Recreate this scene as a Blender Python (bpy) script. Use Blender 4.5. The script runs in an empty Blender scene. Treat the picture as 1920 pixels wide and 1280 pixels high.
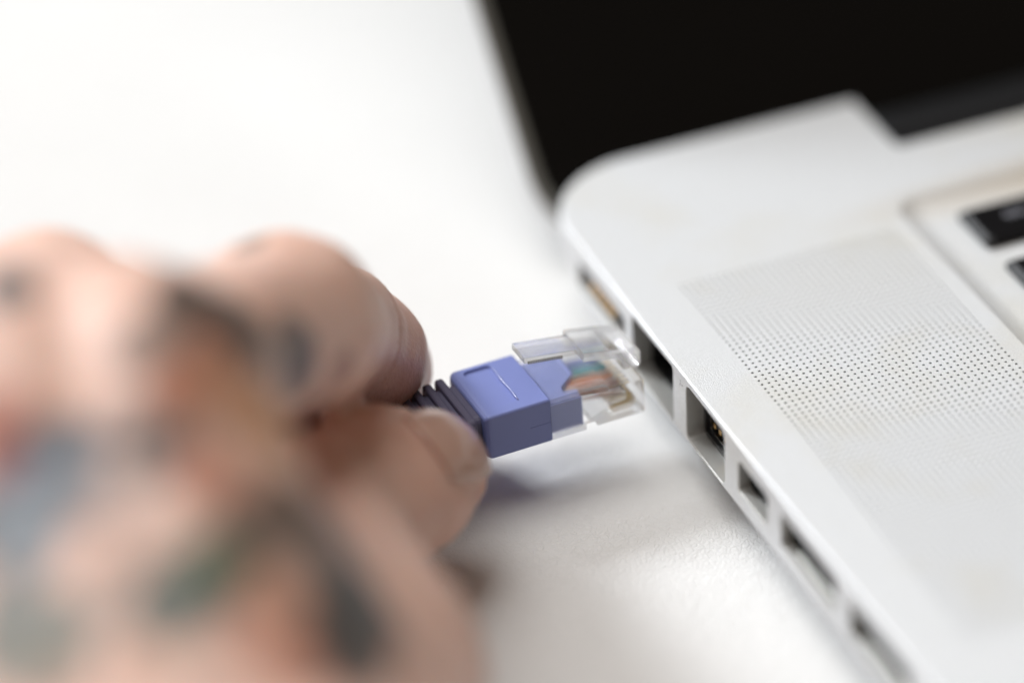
import bpy, bmesh, math, random
import numpy as np
from mathutils import Vector, Matrix

MM = 0.001
scene = bpy.context.scene
COL = scene.collection
random.seed(7)

# ------------------------------------------------------------------ camera
def make_camera():
    cd = bpy.data.cameras.new("camera")
    cam = bpy.data.objects.new("camera", cd)
    COL.objects.link(cam)
    az, el, ro = math.radians(20.39), math.radians(34.14), math.radians(-2.93)
    d = Vector((math.cos(el) * math.sin(az), math.cos(el) * math.cos(az), -math.sin(el)))
    r = d.cross(Vector((0, 0, 1))).normalized()
    u = r.cross(d)
    r2 = math.cos(ro) * r + math.sin(ro) * u
    u2 = -math.sin(ro) * r + math.cos(ro) * u
    C = Vector((-24.49, 18.48, 0)) - 473.44 * d
    m = Matrix((r2, u2, -d)).transposed().to_4x4()
    m.translation = C * MM
    cam.matrix_world = m
    cd.sensor_width = 36
    cd.lens = 36 * 7000 / 1920
    cd.clip_start, cd.clip_end = 0.01, 20
    cd.dof.use_dof = True
    cd.dof.focus_distance = 464.6 * MM
    cd.dof.aperture_fstop = 4.0
    scene.camera = cam
make_camera()

# ------------------------------------------------------------------ light
w = bpy.data.worlds.new("World")
scene.world = w
w.use_nodes = True
w.node_tree.nodes["Background"].inputs[0].default_value = (1.0, 0.77, 0.58, 1)
w.node_tree.nodes["Background"].inputs[1].default_value = 0.15

def area(name, loc, target, size, power, color, shape='RECTANGLE', sy=None):
    l = bpy.data.lights.new(name, 'AREA')
    l.shape = shape
    l.size = size
    l.size_y = sy or size
    l.energy = power
    l.color = color
    o = bpy.data.objects.new(name, l)
    COL.objects.link(o)
    o.location = loc
    o.rotation_euler = (Vector(target) - Vector(loc)).to_track_quat('-Z', 'Y').to_euler()
    return o
# a window behind and to the left of the laptop, and an overhead lamp added as fill to lift the shadows
area("window_light", (-2.60, 4.90, 4.05), (-0.03, 0, 0), 1.5, 445, (0.93, 0.965, 1.0))
area("overhead_fill", (-0.32, 0.26, 1.50), (-0.04, 0.0, 0), 1.3, 19, (1.0, 0.98, 0.955), sy=1.0)

vs = scene.view_settings
vs.view_transform = 'Standard'
vs.look = 'None'
vs.exposure = 0.0
vs.gamma = 1.0
scene.cycles.use_denoising = True
scene.cycles.max_bounces = 16
scene.cycles.transmission_bounces = 14
scene.cycles.transparent_max_bounces = 16
scene.cycles.caustics_refractive = True
scene.cycles.caustics_reflective = False
scene.cycles.blur_glossy = 0.3
scene.cycles.sample_clamp_indirect = 14.0

# ------------------------------------------------------------------ materials
def mat(name, color, rough=0.5, metal=0.0, **kw):
    m = bpy.data.materials.new(name)
    m.use_nodes = True
    b = m.node_tree.nodes["Principled BSDF"]
    b.inputs["Base Color"].default_value = (*color, 1)
    b.inputs["Roughness"].default_value = rough
    b.inputs["Metallic"].default_value = metal
    for k, v in kw.items():
        b.inputs[k.replace("_", " ")].default_value = v
    return m

def nodes(m):
    return m.node_tree.nodes, m.node_tree.links, m.node_tree.nodes["Principled BSDF"]

def coords(m, scale, kind="Object"):
    n, l, b = nodes(m)
    tc = n.new("ShaderNodeTexCoord")
    mp = n.new("ShaderNodeMapping")
    mp.inputs["Scale"].default_value = scale
    l.new(tc.outputs[kind], mp.inputs["Vector"])
    return mp.outputs["Vector"]

def add_bump(m, height, dist, strength=1.0, prev=None):
    n, l, b = nodes(m)
    bp = n.new("ShaderNodeBump")
    bp.inputs["Distance"].default_value = dist
    bp.inputs["Strength"].default_value = strength
    l.new(height, bp.inputs["Height"])
    if prev is not None:
        l.new(prev, bp.inputs["Normal"])
    l.new(bp.outputs["Normal"], b.inputs["Normal"])
    return bp.outputs["Normal"]

def noise(m, vec, scale, detail=3, rough=0.5, dist=0.0):
    n, l, b = nodes(m)
    t = n.new("ShaderNodeTexNoise")
    t.inputs["Scale"].default_value = scale
    t.inputs["Detail"].default_value = detail
    t.inputs["Roughness"].default_value = rough
    t.inputs["Distortion"].default_value = dist
    l.new(vec, t.inputs["Vector"])
    return t.outputs["Fac"]

def ramp(m, fac, stops):
    n, l, b = nodes(m)
    r = n.new("ShaderNodeValToRGB")
    while len(r.color_ramp.elements) < len(stops):
        r.color_ramp.elements.new(0.5)
    for e, (p, c) in zip(r.color_ramp.elements, stops):
        e.position = p
        e.color = (*c, 1)
    l.new(fac, r.inputs["Fac"])
    return r.outputs["Color"]

def aluminium():
    m = mat("bead_blasted_aluminium", (0.78, 0.79, 0.80), 0.40, 0.34)
    n, l, b = nodes(m)
    v = coords(m, (1, 1, 1))
    f = noise(m, v, 5200, 2, 0.6)
    c = ramp(m, noise(m, v, 4600, 2, 0.7), [(0.3, (0.69, 0.715, 0.74)), (0.7, (0.87, 0.90, 0.925))])
    # worn, slightly yellowed patches from years of handling
    big = noise(m, v, 38, 4, 0.6)
    wear = ramp(m, big, [(0.50, (1, 1, 1)), (0.72, (0.96, 0.93, 0.86))])
    mx = n.new("ShaderNodeMix")
    mx.data_type = 'RGBA'
    mx.blend_type = 'MULTIPLY'
    mx.inputs[0].default_value = 1
    l.new(c, mx.inputs[6])
    l.new(wear, mx.inputs[7])
    # faint tan stain near the corner of the keyboard recess and along the back of the grille
    col = mx.outputs[2]
    for (x, y, sx, sy), amt in (((0.066, 0.0255, 0.045, 0.006), 0.55), ((0.024, 0.016, 0.030, 0.018), 0.13)):
        mp = n.new("ShaderNodeMapping")
        mp.vector_type = 'POINT'
        mp.inputs["Location"].default_value = (-x / sx, -y / sy, 0)
        mp.inputs["Scale"].default_value = (1 / sx, 1 / sy, 0)
        l.new(v, mp.inputs["Vector"])
        gr = n.new("ShaderNodeTexGradient")
        gr.gradient_type = 'SPHERICAL'
        l.new(mp.outputs[0], gr.inputs[0])
        ml = n.new("ShaderNodeMath")
        ml.operation = 'MULTIPLY'
        ml.inputs[1].default_value = amt * 1.6
        ml.use_clamp = True
        l.new(gr.outputs["Fac"], ml.inputs[0])
        m2 = n.new("ShaderNodeMix")
        m2.data_type = 'RGBA'
        m2.inputs[7].default_value = (0.60, 0.52, 0.40, 1) if amt > 0.5 else (0.74, 0.72, 0.66, 1)
        l.new(ml.outputs[0], m2.inputs[0])
        l.new(col, m2.inputs[6])
        col = m2.outputs[2]
    l.new(col, b.inputs["Base Color"])
    add_bump(m, f, 0.0001, 0.9)
    return m

def port_metal():
    m = mat("shaded_milled_aluminium", (0.52, 0.52, 0.50), 0.42, 0.6)  # darker than the body: shade inside the ports put into the colour
    v = coords(m, (1, 1, 1))
    add_bump(m, noise(m, v, 4200, 4, 0.7), 0.00008, 0.6)
    return m

def leather():
    m = mat("white_leather", (0.80, 0.80, 0.795), 0.62, 0.0, Specular_IOR_Level=0.06)
    n, l, b = nodes(m)
    v = coords(m, (1, 1, 1))
    warp = n.new("ShaderNodeTexNoise")
    warp.inputs["Scale"].default_value = 900
    warp.inputs["Detail"].default_value = 2
    l.new(v, warp.inputs["Vector"])
    sc = n.new("ShaderNodeVectorMath")
    sc.operation = 'SCALE'
    sc.inputs["Scale"].default_value = 0.0011
    l.new(warp.outputs["Color"], sc.inputs[0])
    ad = n.new("ShaderNodeVectorMath")
    ad.operation = 'ADD'
    l.new(v, ad.inputs[0])
    l.new(sc.outputs[0], ad.inputs[1])
    vo = n.new("ShaderNodeTexVoronoi")
    vo.feature = 'DISTANCE_TO_EDGE'
    vo.inputs["Scale"].default_value = 1400
    l.new(ad.outputs[0], vo.inputs["Vector"])
    cr = ramp(m, vo.outputs["Distance"], [(0.0, (0, 0, 0)), (0.22, (0.8, 0.8, 0.8)), (0.6, (1, 1, 1))])
    n1 = add_bump(m, cr, 0.0001, 0.7)
    n2 = add_bump(m, noise(m, v, 420, 4, 0.6), 0.0003, 0.55, n1)
    tint = ramp(m, noise(m, v, 16, 3), [(0.35, (0.735, 0.74, 0.738)), (0.65, (0.765, 0.77, 0.768))])
    l.new(tint, b.inputs["Base Color"])
    return m

def plastic(name, col, rough, bump=0.00002, scale=3800):
    m = mat(name, col, rough)
    v = coords(m, (1, 1, 1))
    add_bump(m, noise(m, v, scale, 3, 0.6), bump, 0.6)
    return m

def clear_plastic():
    m = mat("clear_polycarbonate", (0.985, 0.99, 1.0), 0.03)
    n, l, b = nodes(m)
    b.inputs["Transmission Weight"].default_value = 1.0
    b.inputs["IOR"].default_value = 1.38
    v = coords(m, (1, 1, 1))
    add_bump(m, noise(m, v, 700, 2), 0.00002, 0.25)
    # thin moulded walls: part of the light goes straight through without bending
    out = n["Material Output"]
    tr = n.new("ShaderNodeBsdfTransparent")
    tr.inputs[0].default_value = (0.985, 0.985, 0.99, 1)
    mx = n.new("ShaderNodeMixShader")
    mx.inputs[0].default_value = 0.44
    l.new(b.outputs[0], mx.inputs[1])
    l.new(tr.outputs[0], mx.inputs[2])
    l.new(mx.outputs[0], out.inputs["Surface"])
    return m

def skin():
    m = mat("tattooed_skin", (0.6, 0.4, 0.3), 0.46)
    n, l, b = nodes(m)
    at = n.new("ShaderNodeVertexColor")
    at.layer_name = "tattoo_shade"
    v = coords(m, (1, 1, 1))
    mott = ramp(m, noise(m, v, 190, 4, 0.6), [(0.3, (0.93, 0.86, 0.83)), (0.7, (1.04, 1.03, 1.02))])
    mx = n.new("ShaderNodeMix")
    mx.data_type = 'RGBA'
    mx.blend_type = 'MULTIPLY'
    mx.inputs[0].default_value = 1
    l.new(at.outputs["Color"], mx.inputs[6])
    l.new(mott, mx.inputs[7])
    l.new(mx.outputs[2], b.inputs["Base Color"])
    b.inputs["Subsurface Weight"].default_value = 0.35
    b.inputs["Subsurface Radius"].default_value = (1.0, 0.42, 0.25)
    b.inputs["Subsurface Scale"].default_value = 0.003
    vo = n.new("ShaderNodeTexVoronoi")
    vo.feature = 'DISTANCE_TO_EDGE'
    vo.inputs["Scale"].default_value = 1500
    mp2 = coords(m, (1.0, 1.0, 0.55))
    l.new(mp2, vo.inputs["Vector"])
    n1 = add_bump(m, vo.outputs["Distance"], 0.00012, 0.5)
    add_bump(m, noise(m, v, 480, 3, 0.6), 0.0003, 0.35, n1)
    return m

M = {
    'alu': aluminium(),
    'milled_shade': port_metal(),
    'leather': leather(),
    'blue': plastic("blue_moulded_plastic", (0.18, 0.22, 0.49), 0.42),
    'insert': plastic("blue_insert_plastic", (0.29, 0.345, 0.66), 0.5),
    'rib': plastic("dark_violet_rubber", (0.088, 0.084, 0.145), 0.55, 0.00003, 2500),
    'clear': clear_plastic(),
    'black': plastic("black_port_plastic", (0.012, 0.012, 0.013), 0.45),
    'key': plastic("black_key_plastic", (0.004, 0.004, 0.005), 0.35, 0.00001, 5000),
    'glass': mat("black_display_glass", (0.004, 0.004, 0.004), 0.12, 0.0, Specular_IOR_Level=0.22),
    'lip': mat("moulding_edge_highlight", (0.24, 0.27, 0.50), 0.2),  # lighter than the boot plastic, a highlight put into its colour
    'gasket': mat("grey_rubber_gasket", (0.13, 0.13, 0.115), 0.6),
    'hinge': plastic("black_hinge_plastic", (0.014, 0.015, 0.017), 0.4),
    'steel': mat("port_steel", (0.62, 0.62, 0.60), 0.25, 1.0),
    'gold': mat("gold_contact", (0.80, 0.52, 0.22), 0.28, 1.0),
    'dullgold': mat("plug_contact_brass", (0.62, 0.48, 0.26), 0.35, 0.8),
    'print': mat("grey_print", (0.30, 0.30, 0.31), 0.6),
    'legend': mat("white_key_legend", (0.30, 0.31, 0.35), 0.5),
    'felt': mat("speaker_cavity_felt", (0.006, 0.005, 0.005), 0.9),
    'nail': mat("fingernail", (0.56, 0.36, 0.29), 0.22, Subsurface_Weight=0.2, Subsurface_Scale=0.001),
    'skin': skin(),
}

for k_ in ('key', 'hinge'):
    M[k_].node_tree.nodes['Principled BSDF'].inputs['Specular IOR Level'].default_value = 0.2

# ------------------------------------------------------------------ helpers
def link(o, parent=None):
    COL.objects.link(o)
    if parent:
        o.parent = parent
    return o

def empty(name, loc_mm, rot=None):
    o = bpy.data.objects.new(name, None)
    o.empty_display_size = 0.01
    m = rot.to_4x4() if rot else Matrix.Identity(4)
    m.translation = Vector(loc_mm) * MM
    o.matrix_world = m
    return link(o)

def tag(o, label=None, cat=None, group=None, kind=None):
    for k, v in (('label', label), ('category', cat), ('group', group), ('kind', kind)):
        if v:
            o[k] = v
    return o

def obj(name, bm, m, parent=None, smooth=False):
    """one mesh object; bmesh is in mm"""
    me = bpy.data.meshes.new(name)
    bmesh.ops.scale(bm, vec=(MM,) * 3, verts=bm.verts)
    bmesh.ops.recalc_face_normals(bm, faces=bm.faces)
    bm.to_mesh(me)
    bm.free()
    if smooth:
        me.polygons.foreach_set("use_smooth", [True] * len(me.polygons))
    me.materials.append(m)
    return link(bpy.data.objects.new(name, me), parent)

def box(bm, x0, x1, y0, y1, z0, z1, bevel=0.0, seg=3):
    r = bmesh.ops.create_cube(bm, size=1)
    vs_ = r['verts']
    for v in vs_:
        v.co = ((x0 + x1) / 2 + v.co.x * (x1 - x0), (y0 + y1) / 2 + v.co.y * (y1 - y0), (z0 + z1) / 2 + v.co.z * (z1 - z0))
    if bevel:
        es = list({e for v in vs_ for e in v.link_edges})
        bmesh.ops.bevel(bm, geom=es, offset=bevel, segments=seg, profile=0.5, affect='EDGES')
    return bm

def loft(bm, rings, cap=True):
    """rings: lists of 3D points with equal counts"""
    L = [[bm.verts.new(p) for p in r] for r in rings]
    n = len(L[0])
    for a, b in zip(L[:-1], L[1:]):
        for i in range(n):
            bm.faces.new((a[i], a[(i + 1) % n], b[(i + 1) % n], b[i]))
    if cap:
        bm.faces.new(L[0])
        bm.faces.new(L[-1])
    return bm

def rrect(a0, a1, b0, b1, r, seg=5):
    """rounded rectangle outline in 2D, counter-clockwise"""
    pts = []
    for (cx, cy, s) in ((a1 - r, b1 - r, 0), (a0 + r, b1 - r, 1), (a0 + r, b0 + r, 2), (a1 - r, b0 + r, 3)):
        for k in range(seg + 1):
            t = math.pi / 2 * (s + k / seg)
            pts.append((cx + r * math.cos(t), cy + r * math.sin(t)))
    return pts

def tube(bm, path, radius, n=10, cap=True):
    P = [Vector(p) for p in path]
    rings = []
    up = Vector((0, 0, 1))
    for i, p in enumerate(P):
        t = (P[min(i + 1, len(P) - 1)] - P[max(i - 1, 0)]).normalized()
        a = t.cross(up)
        if a.length < 1e-3:
            a = t.cross(Vector((0, 1, 0)))
        a.normalize()
        b = a.cross(t)
        r = radius[i] if isinstance(radius, (list, tuple)) else radius
        rings.append([p + r * (math.cos(2 * math.pi * k / n) * a + math.sin(2 * math.pi * k / n) * b) for k in range(n)])
    return loft(bm, rings, cap)

def boolean(base, cutter_bm, op='DIFFERENCE', solver='MANIFOLD'):
    """apply a boolean to base (mesh object) with a bmesh in mm"""
    bpy.context.view_layer.update()
    c = obj("cutter", cutter_bm, M['milled_shade'])
    c.matrix_world = base.matrix_world
    md = base.modifiers.new("cut", 'BOOLEAN')
    md.operation = op
    md.solver = solver
    md.object = c
    bpy.context.view_layer.update()
    dg = bpy.context.evaluated_depsgraph_get()
    me = bpy.data.meshes.new_from_object(base.evaluated_get(dg))
    base.modifiers.clear()
    old = base.data
    base.data = me
    me.name = base.name
    bpy.data.meshes.remove(old)
    cm = c.data
    bpy.data.objects.remove(c)
    bpy.data.meshes.remove(cm)
    return base

# ------------------------------------------------------------------ table
TABLE_Z = -15.6
bm = bmesh.new()
bmesh.ops.create_grid(bm, x_segments=8, y_segments=8, size=1)
for v in bm.verts:
    v.co = (v.co.x * 900 + 60, v.co.y * 700 + 140, TABLE_Z)
bm.verts.ensure_lookup_table()
tbl = obj("table_surface", bm, M['leather'])
tag(tbl, "white grained leather covering of the table top", None, None, 'structure')

# ------------------------------------------------------------------ laptop base
LEFT, BACK, NX, NY = -8.0, 53.4, 40.9, 39.8
RIGHT, FRONT = 356.0, -195.0

def outline(o, z, ex=0.0):
    """closed outline of the base at inset o; ex pulls the rear edge in below the lid"""
    pts = []
    back = BACK - o - ex
    rad = max(14.0 - o, 1.0)
    def arc(cx, cy, r, a0, a1, n):
        for k in range(n + 1):
            t = math.radians(a0 + (a1 - a0) * k / n)
            pts.append((cx + r * math.cos(t), cy + r * math.sin(t), z))
    arc(LEFT + o + rad, FRONT + o + rad, rad, 270, 180, 16)
    arc(LEFT + o + rad, back - rad, rad, 180, 90, 40)
    nb = min(NY - o, back - 1.6)
    arc(NX - o - 0.6, back - 0.6, 0.6, 90, 0, 4)
    arc(NX - o + 1.0, nb + 1.0, 1.0, 180, 270, 4)
    nr = LEFT + RIGHT - NX
    arc(nr + o - 1.0, nb + 1.0, 1.0, 270, 360, 4)
    arc(nr + o + 0.6, back - 0.6, 0.6, 180, 90, 4)
    arc(RIGHT - o - rad, back - rad, rad, 90, 0, 16)
    arc(RIGHT - o - rad, FRONT + o + rad, rad, 0, -90, 16)
    return pts

laptop = empty("laptop", (LEFT, 0, TABLE_Z))
tag(laptop, "open silver laptop with black screen, perforated speaker grille and row of side ports", "laptop")
def lap(name, bm, m, smooth=False, parent=None):
    """bm in world mm -> part of the laptop"""
    o = obj(name, bm, m, None, smooth)
    p = parent or laptop
    o.parent = p
    o.matrix_parent_inverse = p.matrix_world.inverted()
    return o
bpy.context.view_layer.update()

bm = bmesh.new()
prof = []
R1 = 0.35
for k in range(7):
    t = math.pi / 2 * k / 6
    prof.append((R1 * (1 - math.sin(t)), -R1 * (1 - math.cos(t))))
prof += [(0, -3.0), (0, -6.0), (0, -9.25), (0.12, -9.55), (0.5, -9.9), (1.6, -11.0), (3.4, -12.3), (6.0, -13.4), (9.4, -14.1)]
loft(bm, [outline(o, z, max(0, -z - 3.0) * 1.15) for o, z in prof])
body = lap("base_body", bm, M['alu'])

# ports on the left wall: name -> (y0, y1, z0, z1, radius)
PORTS = {
    'eth': (5.6, 18.4, -9.15, -0.85, 0.55),
    'fw': (-9.85, 1.5, -9.0, -0.95, 1.0),
    'dp': (-22.2, -13.9, -6.95, -2.45, 0.7),
    'usb': (-40.6, -26.1, -7.0, -2.2, 0.5),
    'usb2': (-59.4, -44.6, -7.0, -2.2, 0.5),
    'mag': (20.9, 36.2, -6.4, -2.9, 0.9),
}
cut = bmesh.new()
for k, (y0, y1, z0, z1, r) in PORTS.items():
    ring = rrect(y0, y1, z0, z1, r, 5)
    dep = {'mag': 2.2}.get(k, 13.0)
    wide = rrect(y0 - 0.14, y1 + 0.14, z0 - 0.14, z1 + 0.14, r + 0.14, 5)
    loft(cut, [[(LEFT - 1, y, z) for y, z in wide], [(LEFT - 0.005, y, z) for y, z in wide], [(LEFT + 0.13, y, z) for y, z in ring], [(LEFT + dep, y, z) for y, z in ring]])
# keyboard well with sloped sides
def well(o, z, r):
    return [(x, y, z) for x, y in rrect(33.2 + o, 314.8 - o, -88 + o, 27.0 - o, r, 8)]
loft(cut, [well(-0.05, 0.6, 3.6)] + [well(3.4 * t, -1.15 * (1 - (1 - t) ** 2.0), 3.6 - 2.0 * t) for t in [k / 24 for k in range(25)]])
# speaker slot
P = 0.95
GI0, GI1, GJ = -22, 62, 33
gx0, gx1 = -P / 2, (GJ - 1) * P + P / 2
gy1, gy0 = -GI0 * P + P / 2, -GI1 * P - P / 2
box(cut, gx0, gx1, gy0, gy1, -0.95, 1.0)
boolean(body, cut)
body.data.materials.append(M['milled_shade'])
for p_ in body.data.polygons:
    c_ = p_.center / MM
    if c_.x > LEFT + 0.04:
        for (y0, y1, z0, z1, r) in PORTS.values():
            if y0 - 0.1 < c_.y < y1 + 0.1 and z0 - 0.1 < c_.z < z1 + 0.1 and c_.x < 14:
                p_.material_index = 1

# speaker grille: a plate of real holes
bm = bmesh.new()
N = 8
hr = 0.192
corner = [(1, 1), (-1, 1), (-1, -1), (1, -1)]
vg = {}
def gv(i, j):
    if (i, j) not in vg:
        vg[(i, j)] = bm.verts.new((gx0 + j * P, gy1 - i * P, 0.0))
    return vg[(i, j)]
for i in range(GI1 - GI0 + 1):
    for j in range(GJ):
        cx, cy = j * P, -(GI0 + i) * P
        top = [bm.verts.new((cx + hr * math.cos(math.pi / 4 + k * math.pi / 4), cy + hr * math.sin(math.pi / 4 + k * math.pi / 4), 0)) for k in range(N)]
        low = [bm.verts.new((v.co.x, v.co.y, -0.7)) for v in top]
        cs = [gv(i, j + 1), gv(i, j), gv(i + 1, j), gv(i + 1, j + 1)]
        for c in range(4):
            a, b_, d_ = top[2 * c], top[2 * c + 1], top[(2 * c + 2) % N]
            bm.faces.new((cs[c], cs[(c + 1) % 4], d_, b_, a))
        for k in range(N):
            bm.faces.new((top[k], top[(k + 1) % N], low[(k + 1) % N], low[k]))
grille = lap("speaker_grille", bm, M['alu'])
grille['kind'] = "stuff"
for p_ in grille.data.polygons:
    if p_.normal.z < -0.5:
        p_.flip()
bm = bmesh.new()
box(bm, gx0 + 0.05, gx1 - 0.05, gy0 + 0.05, gy1 - 0.05, -0.93, -0.72)
lap("speaker_felt", bm, M['felt'])

# port interiors ----------------------------------------------------------
def tub(y0, y1, z0, z1, r, depth0, depth1, wall):
    """open-fronted liner: outer ring, inner ring, back wall"""
    bm = bmesh.new()
    o1 = rrect(y0, y1, z0, z1, r, 5)
    i1 = rrect(y0 + wall, y1 - wall, z0 + wall, z1 - wall, max(r - wall, 0.15), 5)
    X0, X1 = LEFT + depth0, LEFT + depth1
    rings = [[(X1, y, z) for y, z in o1], [(X0, y, z) for y, z in o1], [(X0, y, z) for y, z in i1], [(X1 - 0.3, y, z) for y, z in i1]]
    return loft(bm, rings)
g = 0.03
y0, y1, z0, z1, r = PORTS['eth']
eth = lap("ethernet_port", tub(y0 + g, y1 - g, z0 + g, z1 - g, r, 2.6, 12.6, 0.45), M['black'])
for k in range(8):
    bm = bmesh.new()
    yc = 12 + (k - 3.5) * 1.02
    tube(bm, [(LEFT + 12, yc, -7.9), (LEFT + 9, yc, -7.6), (LEFT + 4.5, yc, -6.6)], 0.16, 6)
    lap("contact", bm, M['gold'], parent=eth)

y0, y1, z0, z1, r = PORTS['fw']
fw = lap("firewire_port", tub(y0 + g, y1 - g, z0 + g, z1 - g, r, 2.35, 12.5, 0.7), M['black'])
bm = tub(y0 + 1.0, y1 - 1.0, z0 + 0.95, z1 - 0.95, 0.8, 2.75, 12.0, 0.28)
lap("shell", bm, M['steel'], parent=fw)
bm = bmesh.new()
box(bm, LEFT + 3.0, LEFT + 11.5, y0 + 1.9, y1 - 1.6, -7.0, -5.4, 0.15, 2)
lap("tongue", bm, M['black'], parent=fw)
for k in range(5):
    bm = bmesh.new()
    yc = -0.6 - k * 1.65
    box(bm, LEFT + 2.85, LEFT + 6, yc - 0.3, yc + 0.3, -7.12, -6.45, 0.06, 1)
    lap("contact", bm, M['gold'], parent=fw)

y0, y1, z0, z1, r = PORTS['dp']
dp = lap("display_port", tub(y0 + g, y1 - g, z0 + g, z1 - g, r, 1.6, 11, 0.4), M['black'])
bm = bmesh.new()
box(bm, LEFT + 3, LEFT + 10, y0 + 1.8, y1 - 1.8, -4.9, -4.2, 0.1, 1)
lap("tongue", bm, M['black'], parent=dp)

for nm in ('usb', 'usb2'):
    y0, y1, z0, z1, r = PORTS[nm]
    u = lap("usb_port", tub(y0 + g, y1 - g, z0 + g, z1 - g, r, 1.2, 12, 0.3), M['steel'])
    bm = bmesh.new()
    box(bm, LEFT + 1.9, LEFT + 11, y0 + 1.2, y1 - 1.2, -4.4, -2.7, 0.15, 1)
    lap("tongue", bm, M['black'], parent=u)
    bm = bmesh.new()
    box(bm, LEFT + 11.0, LEFT + 11.5, y0 + 0.4, y1 - 0.4, z0 + 0.4, z1 - 0.4)
    lap("back_wall", bm, M['black'], parent=u)

y0, y1, z0, z1, r = PORTS['mag']
bm = bmesh.new()
ring = rrect(y0 + g, y1 - g, z0 + g, z1 - g, r, 5)
loft(bm, [[(LEFT + 1.5, y, z) for y, z in ring], [(LEFT + 2.15, y, z) for y, z in ring]])
mag = lap("power_port", bm, M['steel'])
bm = bmesh.new()
ring = rrect(y0 + 2.6, y1 - 2.6, z0 + 0.8, z1 - 0.8, 0.6, 5)
loft(bm, [[(LEFT + 0.5, y, z) for y, z in ring], [(LEFT + 1.49, y, z) for y, z in ring]])
lap("pin_block", bm, M['black'], parent=mag)
for k in range(5):
    bm = bmesh.new()
    yc = (y0 + y1) / 2 + (k - 2) * 1.7
    tube(bm, [(LEFT + 0.1, yc, -4.65), (LEFT + 0.6, yc, -4.65)], 0.55, 10)
    lap("contact", bm, M['gold'], parent=mag)

# little three-pronged symbol printed beside the second port
bm = bmesh.new()
cy, cz = 3.05, -1.75
for a in (90, 210, 330):
    t = math.radians(a)
    pts_ = []
    for s in range(6):
        rr = 0.08 + 0.42 * s / 5
        tt = t + 0.5 * (s / 5) ** 2
        pts_.append((LEFT - 0.012, cy - rr * math.cos(tt), cz + rr * math.sin(tt)))
    tube(bm, pts_, [0.05, 0.05, 0.055, 0.06, 0.09, 0.12], 6)
for v in bm.verts:
    v.co.x = LEFT - 0.006 + (v.co.x - LEFT) * 0.05
lap("port_symbol", bm, M['print'])

# keys ---------------------------------------------------------------------
def key(x0, x1, y0, y1):
    bm = bmesh.new()
    def ring(i, z, r, fy=0.0):
        return [(x, y, z) for x, y in rrect(x0 + i, x1 - i, y0 + i, y1 - i * 0.6 - fy, r, 5)]
    loft(bm, [ring(0.35, -1.13, 0.8), ring(0.3, -0.8, 0.8), ring(0.0, -0.76, 0.9), ring(0.0, -0.6, 0.9), ring(0.1, -0.45, 0.9), ring(0.95, 0.0, 0.8), ring(1.25, 0.03, 0.7)])
    return lap("key", bm, M['key'])
def legend(k, txt, x, y, size):
    cu = bpy.data.curves.new("legend", 'FONT')
    cu.body = txt
    cu.size = size * MM
    o = bpy.data.objects.new("legend", cu)
    COL.objects.link(o)
    bpy.context.view_layer.update()
    me = bpy.data.meshes.new_from_object(o.evaluated_get(bpy.context.evaluated_depsgraph_get()))
    bpy.data.objects.remove(o)
    me.materials.clear()
    me.materials.append(M['legend'])
    t = link(bpy.data.objects.new("legend", me))
    t.location = Vector((x, y, 0.045)) * MM
    t.parent = k
    return t
k1 = key(40.2, 58.0, 12.6, 21.6)
k1['label'] = "black key with small white letters in the corner"
legend(k1, "esc", 45.4, 17.2, 2.6)
k2 = key(40.2, 54.0, -8.0, 8.4)

# hinge and lid --------------------------------------------------------------
bm = bmesh.new()
tube(bm, [(NX + 0.9, 46.8, -6.4), (NX + 1.3, 46.8, -6.4), (LEFT + RIGHT - NX - 1.3, 46.8, -6.4), (LEFT + RIGHT - NX - 0.9, 46.8, -6.4)], [5.9, 6.3, 6.3, 5.9], 48)
lap("hinge_cover", bm, M['hinge'], smooth=False)

BETA = math.radians(45.5)
lid_rot = Matrix.Rotation(BETA, 4, 'X')          # local y runs up the lid, local z faces the user
lid_m = Matrix.Translation(Vector((0, 55.2, -5.0))) @ lid_rot
def lid_ring(o, z, r=14):
    return [tuple(lid_m @ Vector((x, y, z))) for x, y in rrect(-6.4 + o, 354.2 - o, -9.5 + o, 236 - o, max(r - o, 1), 14)]
bm = bmesh.new()
loft(bm, [lid_ring(2.2, -5.2), lid_ring(0.9, -4.9), lid_ring(0.2, -4.2), lid_ring(0, -3.2), lid_ring(0, -0.9), lid_ring(0.12, -0.6), lid_ring(0.3, -0.5), lid_ring(0.34, -0.5)])
lid = lap("display_lid", bm, M['alu'])
bm = bmesh.new()
loft(bm, [lid_ring(0.36, -0.497), lid_ring(0.36, -0.1), lid_ring(0.6, 0.1), lid_ring(1.85, 0.1), lid_ring(2.05, -0.05)])
lap("gasket", bm, M['gasket'], parent=lid)
bm = bmesh.new()
loft(bm, [lid_ring(2.1, -0.497), lid_ring(2.1, 0.0), lid_ring(2.15, 0.04)])
lap("screen", bm, M['glass'], parent=lid)
# feet under the base
for fx, fy in ((14, 30), (14, -170), (334, 30), (334, -170)):
    bm = bmesh.new()
    tube(bm, [(fx, fy, TABLE_Z), (fx, fy, TABLE_Z + 0.4), (fx, fy, -14.05)], [4.2, 4.6, 4.6], 24)
    lap("rubber_foot", bm, M['black'])

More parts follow.
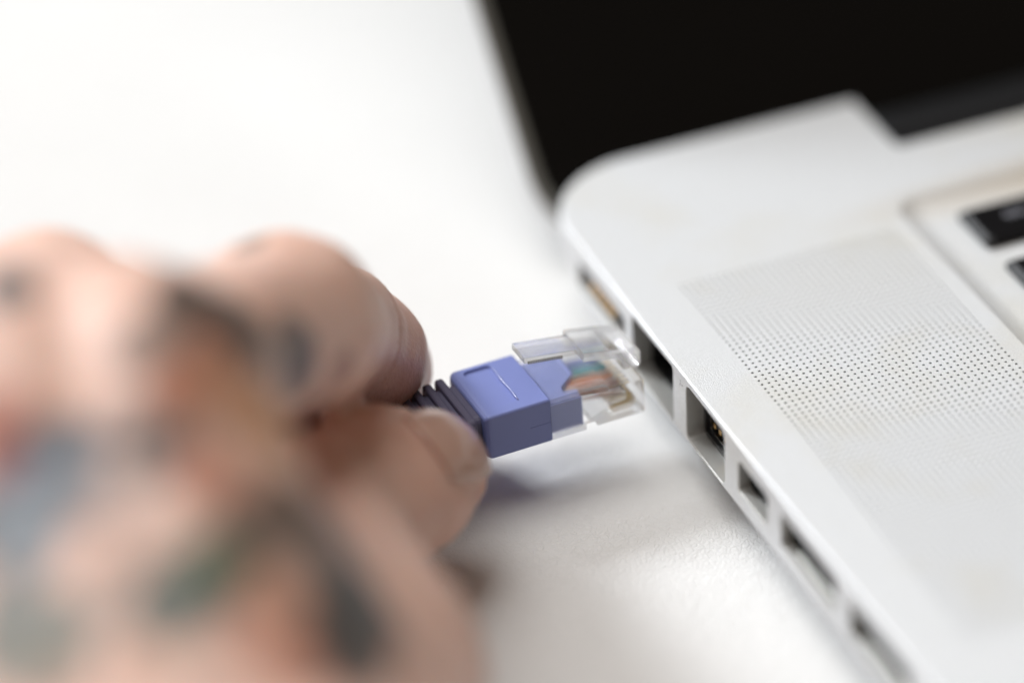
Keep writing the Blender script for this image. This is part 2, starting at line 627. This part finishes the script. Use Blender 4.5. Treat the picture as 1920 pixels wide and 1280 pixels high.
# ------------------------------------------------------------------ cable
ya, pi_, ro_ = math.radians(2.16), math.radians(0.57), math.radians(-1.14)
PR = Matrix.Rotation(ya, 3, 'Z') @ Matrix.Rotation(-pi_, 3, 'Y') @ Matrix.Rotation(ro_, 3, 'X')
cable = empty("ethernet_cable", (-24.72, 11.62, -1.0), PR)
tag(cable, "blue network cable with clear plug held just short of the laptop's open port", "cable")
bpy.context.view_layer.update()
def cab(name, bm, m, parent=None, smooth=False):
    o = obj(name, bm, m, None, smooth)
    o.parent = parent or cable
    return o
BW, BH, BL = 5.9, 6.32, 8.9
bm = bmesh.new()
def brect(i, dz=0.0):
    return rrect(-BW + i, BW - i, -BH + i, 0 - i - dz, 0.38, 4)
loft(bm, [[(x, y, z) for y, z in brect(i)] for x, i in ((-BL, 0.55), (-BL + 0.12, 0.3), (-BL + 0.45, 0.06), (-BL + 0.8, 0.0), (-0.25, 0.0), (-0.07, 0.06), (0.0, 0.2))])
boot = cab("boot", bm, M['blue'])
cut = bmesh.new()
ring = rrect(-7.35, -3.55, -4.0, 5.0, 0.7, 5)
ring2 = rrect(-7.3, -3.68, -3.92, 4.95, 0.67, 5)
loft(cut, [[(x, y, 0.2) for x, y in ring], [(x, y, -0.02) for x, y in ring], [(x, y, -0.32) for x, y in ring2]])
box(cut, -3.0, 0.5, -BW - 0.2, -BW + 0.05, -3.36, -3.28)
boot_m = boot.matrix_world.copy()
boolean(boot, cut)
# slightly proud lip at the front of the recess, paler to carry the edge highlight
bm = bmesh.new()
tube(bm, [(-3.55 + 0.12 * math.sin(i * 0.9) * 0.3, 4.3 - 8.3 * i / 12, 0.0) for i in range(13)], [0.10, .12, .11, .13, .2, .14, .11, .12, .1, .12, .18, .13, .1], 6)
cab("highlight_lip", bm, M['lip'], smooth=True)

bm = bmesh.new()
loft(bm, [[(x, y * s, z * s - BH / 2) for y, z in rrect(-4.6, 4.6, -2.4, 2.4, 1.0, 4)] for x, s in ((-24, 0.72), (-BL - 0.3, 1.0), (-BL + 0.1, 1.0))])
relief = cab("strain_relief", bm, M['rib'])
for k in range(8):
    bm = bmesh.new()
    x1 = -BL - 0.95 - 1.74 * k
    x0 = x1 - 1.12
    hw, zt, zb = BW - 0.1 - 0.16 * k, -0.12 - 0.14 * k, -BH + 0.1 + 0.14 * k
    def rr_(i):
        return rrect(-hw + i, hw - i, zb + i, zt - i, 0.8, 4)
    loft(bm, [[(x, y, z) for y, z in rr_(i)] for x, i in ((x0, 0.28), (x0 + 0.09, 0.09), (x0 + 0.28, 0), (x1 - 0.28, 0), (x1 - 0.09, 0.09), (x1, 0.28))])
    cab("rib", bm, M['rib'], parent=relief)
bm = bmesh.new()
path = []
for s in range(40):
    t = s / 39
    path.append((-23 - 150 * t, 0 - 30 * t * t, -BH / 2 - 8.4 * (1 - (1 - t) ** 2) ** 1.0))
tube(bm, path, 2.7, 20)
cab("cord", bm, M['rib'], smooth=True)

# clear plug: shell, cavity, latch
HW = 5.84
bm = bmesh.new()
ztop, zbot, xf = -0.62, -6.22, 12.9
# side profile (x, z) of the shell, swept over the width
profile = [(-3.0, ztop), (7.6, ztop), (8.1, ztop - 0.45), (12.5, ztop - 0.45), (xf, ztop - 0.9), (xf, zbot + 0.45), (xf - 0.35, zbot + 0.1),
           (6.3, zbot + 0.1), (5.9, zbot + 0.85), (4.75, zbot + 0.85), (4.7, zbot), (-3.0, zbot)]
loft(bm, [[(x, y, z) for x, z in profile] for y in (-HW, HW)])
bmesh.ops.recalc_face_normals(bm, faces=bm.faces)
bmesh.ops.bevel(bm, geom=[e for e in bm.edges if abs(e.verts[0].co.y - e.verts[1].co.y) < 1e-4], offset=0.13, segments=2, profile=0.5, affect='EDGES')
housing = cab("plug_housing", bm, M['clear'])
cut = bmesh.new()
cav = [(-4.0, -1.45), (4.6, -1.45), (10.6, -2.6), (10.6, -3.9), (8.0, -4.2), (4.4, -5.75), (-4.0, -5.75)]
loft(cut, [[(x, y, z) for x, z in cav] for y in (-5.05, 5.05)])
# long chamfers on the upper edges
for sg in (-1, 1):
    for x0, x1, zt in ((-5.0, 7.9, ztop), (7.88, 14.0, ztop - 0.45)):
        tri = [(sg * (HW - 0.75), zt + 0.002), (sg * (HW + 0.5), zt + 0.6), (sg * (HW + 0.5), zt - 0.75), (sg * (HW + 0.002), zt - 0.75)]
        if x0 < 0:
            loft(cut, [[(x0, y, z) for y, z in tri], [(x1, y, z) for y, z in tri]])
# blade slots open downwards at the front
for k in range(8):
    yc = (k - 3.5) * 1.02
    box(cut, 8.6, 12.2, yc - 0.2, yc + 0.2, zbot - 0.5, -4.35)
boolean(housing, cut)
# nose block that carries the latch
bm = bmesh.new()
lat = [(13.55, -0.95), (13.75, -0.7), (13.75, 1.15), (13.3, 1.75), (12.2, 2.1), (7.6, 2.75), (7.55, 3.55), (-1.5, 4.35), (-1.55, 3.6), (5.4, 2.75),
       (5.45, 1.75), (9.6, 1.25), (10.8, 0.6), (11.2, -0.95)]
# wide shoulders, then a narrow lever
front = [(13.4, -0.98), (13.75, -0.65), (13.75, 1.2), (13.2, 1.9), (6.0, 3.3), (5.9, 1.95), (9.8, 1.15), (11.0, 0.5), (11.3, -0.98)]
loft(bm, [[(x, y, z) for x, z in front] for y in (-3.1, 3.1)])
bmesh.ops.recalc_face_normals(bm, faces=bm.faces)
bmesh.ops.bevel(bm, geom=[e for e in bm.edges], offset=0.1, segments=2, profile=0.5, affect='EDGES')
cab("latch", bm, M['clear'], parent=housing)
bm = bmesh.new()
lever = [(5.88, 3.28), (-1.5, 4.35), (-1.6, 3.5), (5.88, 2.5)]
loft(bm, [[(x, y, z) for x, z in lever] for y in (-1.95, 1.95)])
bmesh.ops.recalc_face_normals(bm, faces=bm.faces)
bmesh.ops.bevel(bm, geom=[e for e in bm.edges], offset=0.08, segments=2, profile=0.5, affect='EDGES')
lev = cab("latch_lever", bm, M['clear'], parent=housing)
# grip ridges under the side of the lever
bm = bmesh.new()
for k in range(20):
    x = -1.1 + k * 0.24
    zc = 3.42 - (x + 1.5) * 0.136
    box(bm, x, x + 0.12, -2.03, -1.8, zc - 0.05, zc + 0.42)
o = cab("grip_ridges", bm, plastic("smoked_ridge_plastic", (0.20, 0.19, 0.16), 0.3), parent=housing)
o['kind'] = 'stuff'

# blue insert seen through the clear shell
bm = bmesh.new()
top_z, bot_z = -1.55, -5.7
outl = [(-1.0, 4.95), (5.6, 4.95), (5.75, 3.4), (5.7, -0.1), (2.95, -2.5), (2.95, -3.6), (4.55, -3.9), (4.55, -4.95), (-1.0, -4.95)]
loft(bm, [[(x, y, bot_z) for x, y in outl], [(x, y, top_z - 0.15) for x, y in outl], [(x * 0.97, y * 0.97, top_z) for x, y in outl]])
ins = cab("wire_guide", bm, M['insert'], parent=housing)
bm = bmesh.new()
box(bm, -1, 4.4, -5.0, -4.7, -5.7, -1.7, 0.1, 2)
cab("guide_wing", bm, M['insert'], parent=housing)

WIRES = [((0.70, 0.76, 0.90), "wire"), ((0.03, 0.10, 0.55), "wire"), ((0.45, 0.68, 0.70), "wire"), ((0.05, 0.42, 0.50), "wire"),
         ((0.80, 0.55, 0.42), "wire"), ((0.72, 0.25, 0.10), "wire"), ((0.78, 0.72, 0.70), "wire"), ((0.36, 0.18, 0.12), "wire")]
cols = ["white and blue", "blue", "white and green", "teal green", "white and orange", "orange", "white and brown", "brown"]
for k in range(8):
    c, nm = WIRES[7 - k]
    yc = (k - 3.5) * 1.02
    bm = bmesh.new()
    tube(bm, [(2.6, yc * 0.8, -2.9), (4.2, yc * 0.92, -2.6), (6, yc, -2.7), (8.5, yc, -3.05), (10.4, yc, -3.2)], 0.44, 10)
    o = cab(nm, bm, mat("wire_" + cols[7 - k].replace(" ", "_"), c, 0.35), parent=housing, smooth=True)
    o['label'] = cols[7 - k] + " insulated wire"
for k in range(8):
    yc = (k - 3.5) * 1.02
    bm = bmesh.new()
    pr = [(8.7, -5.4), (8.7, -4.5), (9.2, -3.9), (11.6, -3.9), (12.1, -4.4), (12.1, -5.2), (11.7, -5.6), (9.1, -5.75)]
    loft(bm, [[(x, y, z - 0.0) for x, z in pr] for y in (yc - 0.15, yc + 0.15)])
    cab("contact", bm, M['dullgold'], parent=housing)

# ------------------------------------------------------------------ hand
def cone_d(Pn, a, b, ra, rb):
    a, b = np.array(a, float), np.array(b, float)
    ab = b - a
    t = np.clip(((Pn - a) @ ab) / (ab @ ab), 0, 1)
    return np.linalg.norm(Pn - (a + t[:, None] * ab), axis=1) - (ra + t * (rb - ra))

def smin(a, b, k):
    h = np.maximum(k - np.abs(a - b), 0) / k
    return np.minimum(a, b) - h * h * k * 0.25

def chain(Pn, pts, k):
    d = None
    for (a, ra), (b, rb) in zip(pts[:-1], pts[1:]):
        c = cone_d(Pn, a, b, ra, rb)
        d = c if d is None else smin(d, c, k)
    return d

def lerp(a, b, t):
    return tuple(np.array(a) * (1 - t) + np.array(b) * t)

def finger(mcp, pip, dip, tip, r):
    return [(mcp, r[0]), (lerp(mcp, pip, 0.5), r[1]), (pip, r[2]), (lerp(pip, dip, 0.5), r[3]), (dip, r[4]), (lerp(dip, tip, 0.6), r[5]), (tip, r[6])]

WR = (-92, -98, 8)
IDX = finger((-86, -32, 43), (-60, -4, 27), (-48.8, 16.8, 9.4), (-40.1, 24.2, -3.2), (12, 9.6, 9.8, 8.5, 8.2, 7.7, 6.4))
MID = finger((-99, -27, 44), (-86, 5.5, 29), (-70.5, 19.0, 11), (-53.6, 18.8, -5.0), (12, 9.8, 10, 8.8, 8.7, 8.2, 6.6))
RNG = finger((-115, -34, 39), (-104, 0, 21), (-95, 16, 8), (-87, 17, -6), (11.5, 9.4, 9.6, 8.2, 7.9, 7.2, 5.9))
PNK = finger((-128, -44, 31), (-120, -14, 15), (-113, -1, 4), (-105, 0, -7), (10.5, 8.2, 8.4, 7.2, 6.9, 6.3, 5.2))
TH_MC, TH_MCP, TH_IP, TH_TIP = (-88, -88, 8), (-68, -45, 8), (-60.5, -11.2, 3.8), (-42.9, -1.8, -0.5)

def hand_sdf(Pn):
    palm = None
    for f, r in ((IDX, 11.5), (MID, 11.5), (RNG, 11), (PNK, 10)):
        m_ = f[0][0]
        base = lerp(WR, m_, 0.12)
        base = (base[0] + (m_[0] + 104) * 0.25, base[1], base[2] + 6)
        c = cone_d(Pn, base, m_, 13, r)
        low = (m_[0] - 1, m_[1] - 6, m_[2] - 12)
        c = smin(c, cone_d(Pn, (base[0], base[1], base[2] - 6), low, 13, r - 1.5), 6)
        palm = c if palm is None else smin(palm, c, 9)
    palm = smin(palm, chain(Pn, [((-93, -112, 10), 21), ((-98, -170, 14), 25), ((-104, -235, 20), 29)], 8), 14)
    palm = smin(palm, chain(Pn, [((-101, -112, 10), 20), ((-110, -170, 14), 24), ((-116, -235, 20), 28)], 8), 14)
    # thumb base and web
    th_base = chain(Pn, [(TH_MC, 17), (lerp(TH_MC, TH_MCP, 0.55), 15), (TH_MCP, 11.8)], 4)
    palm = smin(palm, th_base, 14)
    web = cone_d(Pn, lerp(TH_MC, TH_MCP, 0.55), lerp(IDX[0][0], WR, 0.3), 11, 10)
    web2 = cone_d(Pn, lerp(TH_MC, TH_MCP, 0.95), lerp(IDX[0][0], WR, 0.12), 8.5, 9)
    web3 = cone_d(Pn, (-65, -38, 12), (-72, -22, 31), 7.5, 7.0)
    palm = smin(palm, smin(web, web2, 8), 12)
    th = chain(Pn, [(TH_MCP, 11.6), (lerp(TH_MCP, TH_IP, 0.4), 10.6), (TH_IP, 8.9)], 3)
    a, b = np.array(TH_IP), np.array(TH_TIP)
    ax = (b - a) / np.linalg.norm(b - a)
    th = smin(th, chain(Pn, [(TH_IP, 8.7), (lerp(TH_IP, TH_TIP, 0.5), 7.7)], 3), 3)
    for s in (-1, 1):
        off = THW * s * 1.5
        th = smin(th, chain(Pn, [(tuple(a + ax * 9 + off), 7.3), (tuple(a + ax * 15 + off * 1.15), 6.8), (tuple(b + off * 0.9), 5.6)], 2.5), 3.5)
    d = smin(palm, th, 7)
    fs = None
    for f in (IDX, MID, RNG, PNK):
        c = chain(Pn, f, 2.6)
        fs = c if fs is None else smin(fs, c, 1.2)
    d = smin(d, fs, 6)
    # tendons over the back of the hand and bony knuckles
    for f in (IDX, MID, RNG):
        m_ = np.array(f[0][0], float)
        up_ = np.array((0.05, -0.25, 0.97))
        d = smin(d, cone_d(Pn, m_ + up_ * 6.8 + np.array((0, 2, 0)), m_ + up_ * 5.5 + np.array((-2, -12, 0)), 6.0, 4.0), 6)
        d = smin(d, cone_d(Pn, m_ + up_ * 8.7 + np.array((-1, -6, 0)), lerp(WR, m_, 0.35) + up_ * 10.0, 2.4, 2.0), 7)
    p_ = np.array(IDX[2][0], float)
    d = smin(d, cone_d(Pn, p_ + np.array((-2.5, 0.5, 2.6)), p_ + np.array((0.6, 3.0, 0.6)), 6.6, 5.8), 4)
    d = d + 0.08 * np.sin(Pn @ np.array((0.61, 0.33, 0.52)) + 1.3) * np.sin(Pn @ np.array((-0.28, 0.66, 0.41))) + 0.06 * np.sin(Pn @ np.array((1.1, -0.8, 0.6))) * np.sin(Pn @ np.array((0.5, 1.0, -1.2)))
    # nail bed of the thumb: a shallow flat with a fold round it
    loc = Pn - NAIL_C
    u_, v_, n_ = loc @ ax, loc @ THW, loc @ THN
    q_ = np.sqrt((u_ / 6.3) ** 4 + (v_ / 6.0) ** 4) ** 0.5
    edge = np.exp(-((q_ - 1.0) / 0.09) ** 2) * (n_ > -4) * (u_ < 6)
    d = d + 0.45 * edge
    # flexion creases
    for c0, nn, wdt, amp in CREASE:
        s_ = (Pn - np.array(c0)) @ nn
        near = np.exp(-(np.linalg.norm(Pn - np.array(c0), axis=1) / 12.0) ** 4)
        d = d + amp * np.exp(-(s_ / wdt) ** 2) * near
    return d

_ax = np.array(TH_TIP) - np.array(TH_IP)
_ax = _ax / np.linalg.norm(_ax)
THN = np.array((-0.2, -0.70, 0.95))          # way the thumb nail faces
THN = THN - _ax * (THN @ _ax)
THN = THN / np.linalg.norm(THN)
THW = np.cross(_ax, THN)
NAIL_C = np.array(TH_TIP) - _ax * 1.8 + THN * 6.5
def _n(v):
    v = np.array(v, float)
    return v / np.linalg.norm(v)
CREASE = [
    (IDX[4][0], _n(np.array(IDX[6][0]) - np.array(IDX[2][0])), 0.55, 0.55),
    (tuple(np.array(IDX[4][0]) + 1.9 * _n(np.array(IDX[6][0]) - np.array(IDX[2][0]))), _n(np.array(IDX[6][0]) - np.array(IDX[2][0])), 0.4, 0.3),
    (TH_IP, _n(np.array(TH_TIP) - np.array(TH_MCP)), 0.6, 0.4),
]

def surface_nets(lo, hi, h, f):
    lo = np.array(lo, float)
    n = np.ceil((np.array(hi) - lo) / h).astype(int) + 1
    # coarse pass first, then evaluate only near the surface
    gx, gy, gz = [lo[i] + h * np.arange(n[i]) for i in range(3)]
    G = np.full(n, 50.0, np.float32)
    ch = 6
    cidx = [np.arange(0, n[i], ch) for i in range(3)]
    cp = np.stack(np.meshgrid(gx[cidx[0]], gy[cidx[1]], gz[cidx[2]], indexing='ij'), -1).reshape(-1, 3)
    cd = f(cp + h * ch / 2).reshape([len(c) for c in cidx])
    lim = h * ch * 1.0 + 1.5
    todo = np.argwhere(np.abs(cd) < lim)
    inner = cd < 0
    Gi = np.kron(np.where(inner, -50.0, 50.0), np.ones((ch, ch, ch)))[:n[0], :n[1], :n[2]]
    G = Gi.astype(np.float32)
    off = np.stack(np.meshgrid(*[np.arange(ch)] * 3, indexing='ij'), -1).reshape(-1, 3)
    idx = (todo[:, None, :] * ch + off[None]).reshape(-1, 3)
    idx = idx[(idx < n).all(1)]
    for s in range(0, len(idx), 400000):
        k = idx[s:s + 400000]
        G[k[:, 0], k[:, 1], k[:, 2]] = f(lo + h * k)
    S = G < 0
    # cells with a sign change
    c = np.zeros(np.array(S.shape) - 1, np.int8)
    for dx in (0, 1):
        for dy in (0, 1):
            for dz in (0, 1):
                c += S[dx:S.shape[0] - 1 + dx, dy:S.shape[1] - 1 + dy, dz:S.shape[2] - 1 + dz]
    act = (c > 0) & (c < 8)
    cells = np.argwhere(act)
    vid = np.full(c.shape, -1, np.int64)
    vid[act] = np.arange(len(cells))
    acc = np.zeros((len(cells), 3))
    cnt = np.zeros(len(cells))
    cor = [(x, y, z) for x in (0, 1) for y in (0, 1) for z in (0, 1)]
    for a in cor:
        for ax_ in range(3):
            if a[ax_]:
                continue
            b = list(a)
            b[ax_] = 1
            va = G[cells[:, 0] + a[0], cells[:, 1] + a[1], cells[:, 2] + a[2]].astype(float)
            vb = G[cells[:, 0] + b[0], cells[:, 1] + b[1], cells[:, 2] + b[2]].astype(float)
            m_ = (va < 0) != (vb < 0)
            t = np.where(m_, va / np.where(m_, va - vb, 1), 0)
            p_ = np.array(a, float)[None] + np.zeros((len(cells), 3))
            p_[:, ax_] += t
            acc[m_] += p_[m_]
            cnt[m_] += 1
    V = lo + h * (cells + acc / cnt[:, None])
    # project on the surface
    for _ in range(2):
        e = 0.15
        d0 = f(V)
        gr = np.stack([(f(V + e * np.eye(3)[i]) - d0) / e for i in range(3)], 1)
        gr /= np.maximum(np.linalg.norm(gr, axis=1, keepdims=True), 1e-6)
        V = V - 0.8 * np.clip(d0, -0.6, 0.6)[:, None] * gr
    F = []
    for ax_ in range(3):
        A = [slice(None)] * 3
        Bs = [slice(None)] * 3
        A[ax_] = slice(0, -1)
        Bs[ax_] = slice(1, None)
        sa, sb = S[tuple(A)], S[tuple(Bs)]
        e = np.argwhere(sa != sb)
        o1, o2 = [(1, 2), (2, 0), (0, 1)][ax_]
        ok = (e[:, o1] > 0) & (e[:, o2] > 0) & (e[:, o1] < S.shape[o1] - 1) & (e[:, o2] < S.shape[o2] - 1)
        e = e[ok]
        flip = sa[e[:, 0], e[:, 1], e[:, 2]]
        q = []
        for d1, d2 in ((1, 1), (0, 1), (0, 0), (1, 0)):
            k = e.copy()
            k[:, o1] -= d1
            k[:, o2] -= d2
            q.append(vid[k[:, 0], k[:, 1], k[:, 2]])
        q = np.stack(q, 1)
        q[~flip] = q[~flip][:, ::-1]
        F.append(q)
    F = np.concatenate(F)
    return V, F[(F >= 0).all(1)]

V, F = surface_nets((-150, -268, -15.4), (-30, 50, 68), 1.0, hand_sdf)

# inked marks, with the hollow's shade painted into some: each mark is a place on the skin, a size, a colour and how ragged its edge is
SKIN = np.array((0.77, 0.54, 0.455))
TATTOO_SHADE = [
    ((-78.1, -61.8, 41.3), 7.0, (0.2, 0.17, 0.15), 0.50),
    ((-95.0, -54.2, 48.8), 5.3, (0.3, 0.28, 0.28), 0.44),
    ((-86.8, -52.0, 51.3), 4.7, (0.5, 0.3, 0.24), 0.50),
    ((-78.0, -48.3, 47.6), 9.0, (0.66, 0.42, 0.3), 0.50),
    ((-88.3, -69.2, 42.5), 10.9, (0.58, 0.42, 0.34), 0.50),
    ((-78.1, -37.9, 53.1), 6.8, (0.1, 0.085, 0.075), 0.94),
    ((-85.2, -43.1, 55.7), 4.2, (0.16, 0.12, 0.1), 0.75),
    ((-71.7, -32.6, 45.3), 5.1, (0.13, 0.13, 0.12), 0.88),
    ((-67.3, -26.9, 35.2), 3.2, (0.22, 0.2, 0.2), 0.62),
    ((-62.2, -13.9, 21.4), 3.2, (0.16, 0.11, 0.13), 0.88),
    ((-79.8, -42.8, 52.3), 3.7, (0.56, 0.29, 0.21), 0.95),
    ((-79.0, -46.5, 49.4), 4.8, (0.56, 0.31, 0.2), 0.95),
    ((-75.0, -47.2, 44.6), 4.2, (0.58, 0.33, 0.18), 0.95),
    ((-84.8, -47.9, 53.3), 3.5, (0.55, 0.24, 0.15), 0.88),
    ((-73.6, -49.2, 41.4), 3.0, (0.58, 0.36, 0.25), 0.75),
    ((-89.7, -53.6, 50.0), 3.5, (0.13, 0.11, 0.1), 0.81),
    ((-91.3, -50.3, 51.6), 3.1, (0.2, 0.15, 0.14), 0.50),
    ((-85.3, -56.8, 48.2), 3.5, (0.62, 0.3, 0.22), 0.88),
    ((-82.9, -58.9, 46.1), 3.5, (0.6, 0.33, 0.24), 0.75),
    ((-98.6, -50.1, 49.8), 5.2, (0.12, 0.15, 0.19), 0.95),
    ((-102.1, -51.9, 47.5), 5.3, (0.2, 0.24, 0.29), 0.95),
    ((-105.4, -55.0, 45.4), 5.3, (0.22, 0.26, 0.3), 0.95),
    ((-97.9, -54.5, 48.0), 2.9, (0.2, 0.22, 0.25), 0.75),
    ((-102.3, -44.0, 52.9), 3.3, (0.6, 0.3, 0.24), 0.95),
    ((-103.8, -46.9, 49.3), 2.4, (0.4, 0.15, 0.15), 0.75),
    ((-107.0, -66.2, 41.3), 5.2, (0.2, 0.24, 0.22), 0.88),
    ((-107.7, -61.8, 43.0), 3.5, (0.22, 0.26, 0.26), 0.88),
    ((-105.6, -70.4, 40.0), 3.4, (0.22, 0.2, 0.15), 0.62),
    ((-90.8, -67.9, 43.1), 5.4, (0.07, 0.09, 0.075), 0.95),
    ((-88.4, -65.8, 44.1), 2.9, (0.13, 0.17, 0.1), 0.95),
    ((-94.0, -68.4, 42.5), 3.4, (0.1, 0.12, 0.1), 0.88),
    ((-86.2, -65.1, 44.2), 2.7, (0.1, 0.12, 0.08), 0.88),
    ((-72.8, -58.6, 35.3), 5.3, (0.06, 0.065, 0.065), 0.95),
    ((-72.3, -61.5, 33.1), 7.4, (0.05, 0.06, 0.06), 0.95),
    ((-77.2, -72.2, 35.6), 6.5, (0.06, 0.065, 0.065), 0.95),
    ((-77.9, -58.5, 43.0), 3.8, (0.13, 0.1, 0.08), 0.75),
    ((-81.1, -61.4, 44.0), 4.1, (0.15, 0.12, 0.1), 0.75),
    ((-74.8, -58.4, 39.2), 3.9, (0.09, 0.08, 0.07), 0.75),
    ((-83.2, -70.0, 40.7), 3.5, (0.58, 0.33, 0.24), 0.94),
    ((-87.4, -74.0, 40.4), 3.7, (0.58, 0.33, 0.25), 0.94),
    ((-84.7, -77.0, 38.4), 3.1, (0.55, 0.25, 0.17), 0.75),
    ((-68.0, -65.8, 25.7), 3.6, (0.45, 0.22, 0.13), 0.62),
    ((-97.1, -29.6, 58.2), 2.7, (0.12, 0.14, 0.15), 0.95),
    ((-96.3, -31.6, 57.8), 1.6, (0.14, 0.13, 0.13), 0.88),
    ((-99.1, -31.7, 58.0), 2.1, (0.14, 0.16, 0.17), 0.95),
    ((-64.4, -23.7, 34.1), 4.2, (0.13, 0.1, 0.11), 0.88),  # ink deepened with the shade of the hollow beside the thumb
    ((-57.8, -15.3, 26.2), 3.0, (0.3, 0.13, 0.11), 0.75),  # reddish shade under the index finger, painted in like ink
    ((-66.8, -25.7, 38.9), 3.8, (0.12, 0.12, 0.12), 0.75),
    ((-64.3, -3.8, 38.4), 2.0, (0.16, 0.15, 0.14), 0.75),
    ((-62.7, -2.6, 38.1), 1.3, (0.16, 0.15, 0.14), 0.75),
    ((-97.5, -73.4, 40.1), 2.3, (0.66, 0.38, 0.26), 0.50),
]
def skin_colours(V):
    rgb = np.tile(SKIN, (len(V), 1))
    def fbm(p, s):
        o_ = np.zeros(len(p))
        rs = np.random.RandomState(3)
        for i in range(7):
            k = rs.normal(size=3) * s * (1 + 0.6 * i)
            o_ += np.sin(p @ k + rs.rand() * 6.28) / (1 + 0.5 * i)
        return o_
    nz = fbm(V, 0.22)
    nz2 = fbm(V + 31.0, 0.30)
    # redder fingertips, knuckles
    for c, r, colr, a_ in (((-43, 23, -3), 15, (0.60, 0.27, 0.20), 0.75), ((-42, -3.5, 0), 12, (0.62, 0.33, 0.25), 0.6), ((-59, 4, 40), 11, (0.66, 0.40, 0.30), 0.4)):
        wgt = a_ * np.exp(-(np.linalg.norm(V - np.array(c), axis=1) / r) ** 2)
        rgb = rgb * (1 - wgt[:, None]) + np.array(colr) * wgt[:, None]
    for c, r, colr, op in TATTOO_SHADE:
        dd = np.linalg.norm(V - np.array(c), axis=1) / r + 0.11 * nz + 0.05 * nz2
        wgt = op / (1 + np.exp((dd - 1) / 0.05))
        rgb = rgb * (1 - wgt[:, None]) + np.array(colr) * wgt[:, None]
        line = 0.5 * np.exp(-((dd - 0.97) / 0.06) ** 2)          # drawn outline
        rgb = rgb * (1 - line[:, None]) + np.array((0.07, 0.07, 0.075)) * line[:, None]
    return np.clip(rgb, 0, 1)

me = bpy.data.meshes.new("hand")
me.from_pydata((V * MM).tolist(), [], F.tolist())
me.update()
me.polygons.foreach_set("use_smooth", [True] * len(me.polygons))
ca = me.color_attributes.new("tattoo_shade", 'FLOAT_COLOR', 'POINT')
rgb = skin_colours(V)
ca.data.foreach_set("color", np.c_[rgb, np.ones(len(rgb))].astype(np.float32).ravel())
me.materials.append(M['skin'])
hand = link(bpy.data.objects.new("hand", me))
tag(hand, "tattooed left hand pinching the ribbed end of the blue cable plug", "hand")

# nail plate
def nail(name, center, ax, wd, nn, hl, hw):
    nu, nv = 15, 13
    pts_ = []
    for i in range(nu):
        for j in range(nv):
            u_ = -1 + 2 * i / (nu - 1)
            v_ = -1 + 2 * j / (nv - 1)
            wv = hw * (1 - 0.10 * abs(u_) ** 3)
            pts_.append(center + ax * (u_ * hl - 0.9 * (v_ * v_) * (1 if u_ > 0 else -1) * abs(u_)) + wd * v_ * wv + nn * 6)
    Pn = np.array(pts_)
    for _ in range(40):
        d = hand_sdf(Pn)
        Pn = Pn - nn * np.clip(d - 0.16, -0.5, 0.5)[:, None] * 0.7
    bm = bmesh.new()
    # smooth plate: fit a cylinder-like quadratic in the nail frame
    L = (Pn - center)
    a_, b_, h_ = L @ ax, L @ wd, L @ nn
    A = np.c_[np.ones(len(a_)), a_, a_ * a_, b_, b_ * b_, b_ ** 4]
    keep = np.isfinite(h_)
    cf = np.linalg.lstsq(A[keep], h_[keep], rcond=None)[0]
    h2 = A @ cf + 0.32
    Q = center + ax * a_[:, None] + wd * b_[:, None] + nn * h2[:, None]
    top = [bm.verts.new(p) for p in Q]
    low = [bm.verts.new(p - nn * 0.55) for p in Q]
    def id_(i, j):
        return i * nv + j
    for i in range(nu - 1):
        for j in range(nv - 1):
            q = (id_(i, j), id_(i + 1, j), id_(i + 1, j + 1), id_(i, j + 1))
            bm.faces.new([top[k] for k in q])
            bm.faces.new([low[k] for k in reversed(q)])
    rim = [(i, 0) for i in range(nu)] + [(nu - 1, j) for j in range(1, nv)] + [(i, nv - 1) for i in range(nu - 2, -1, -1)] + [(0, j) for j in range(nv - 2, 0, -1)]
    for a1, b1 in zip(rim, rim[1:] + rim[:1]):
        bm.faces.new((top[id_(*a1)], low[id_(*a1)], low[id_(*b1)], top[id_(*b1)]))
    return obj(name, bm, M['nail'], hand, smooth=True)
nail("thumbnail", NAIL_C + _ax * 0.3, _ax, THW, THN, 6.0, 5.4)
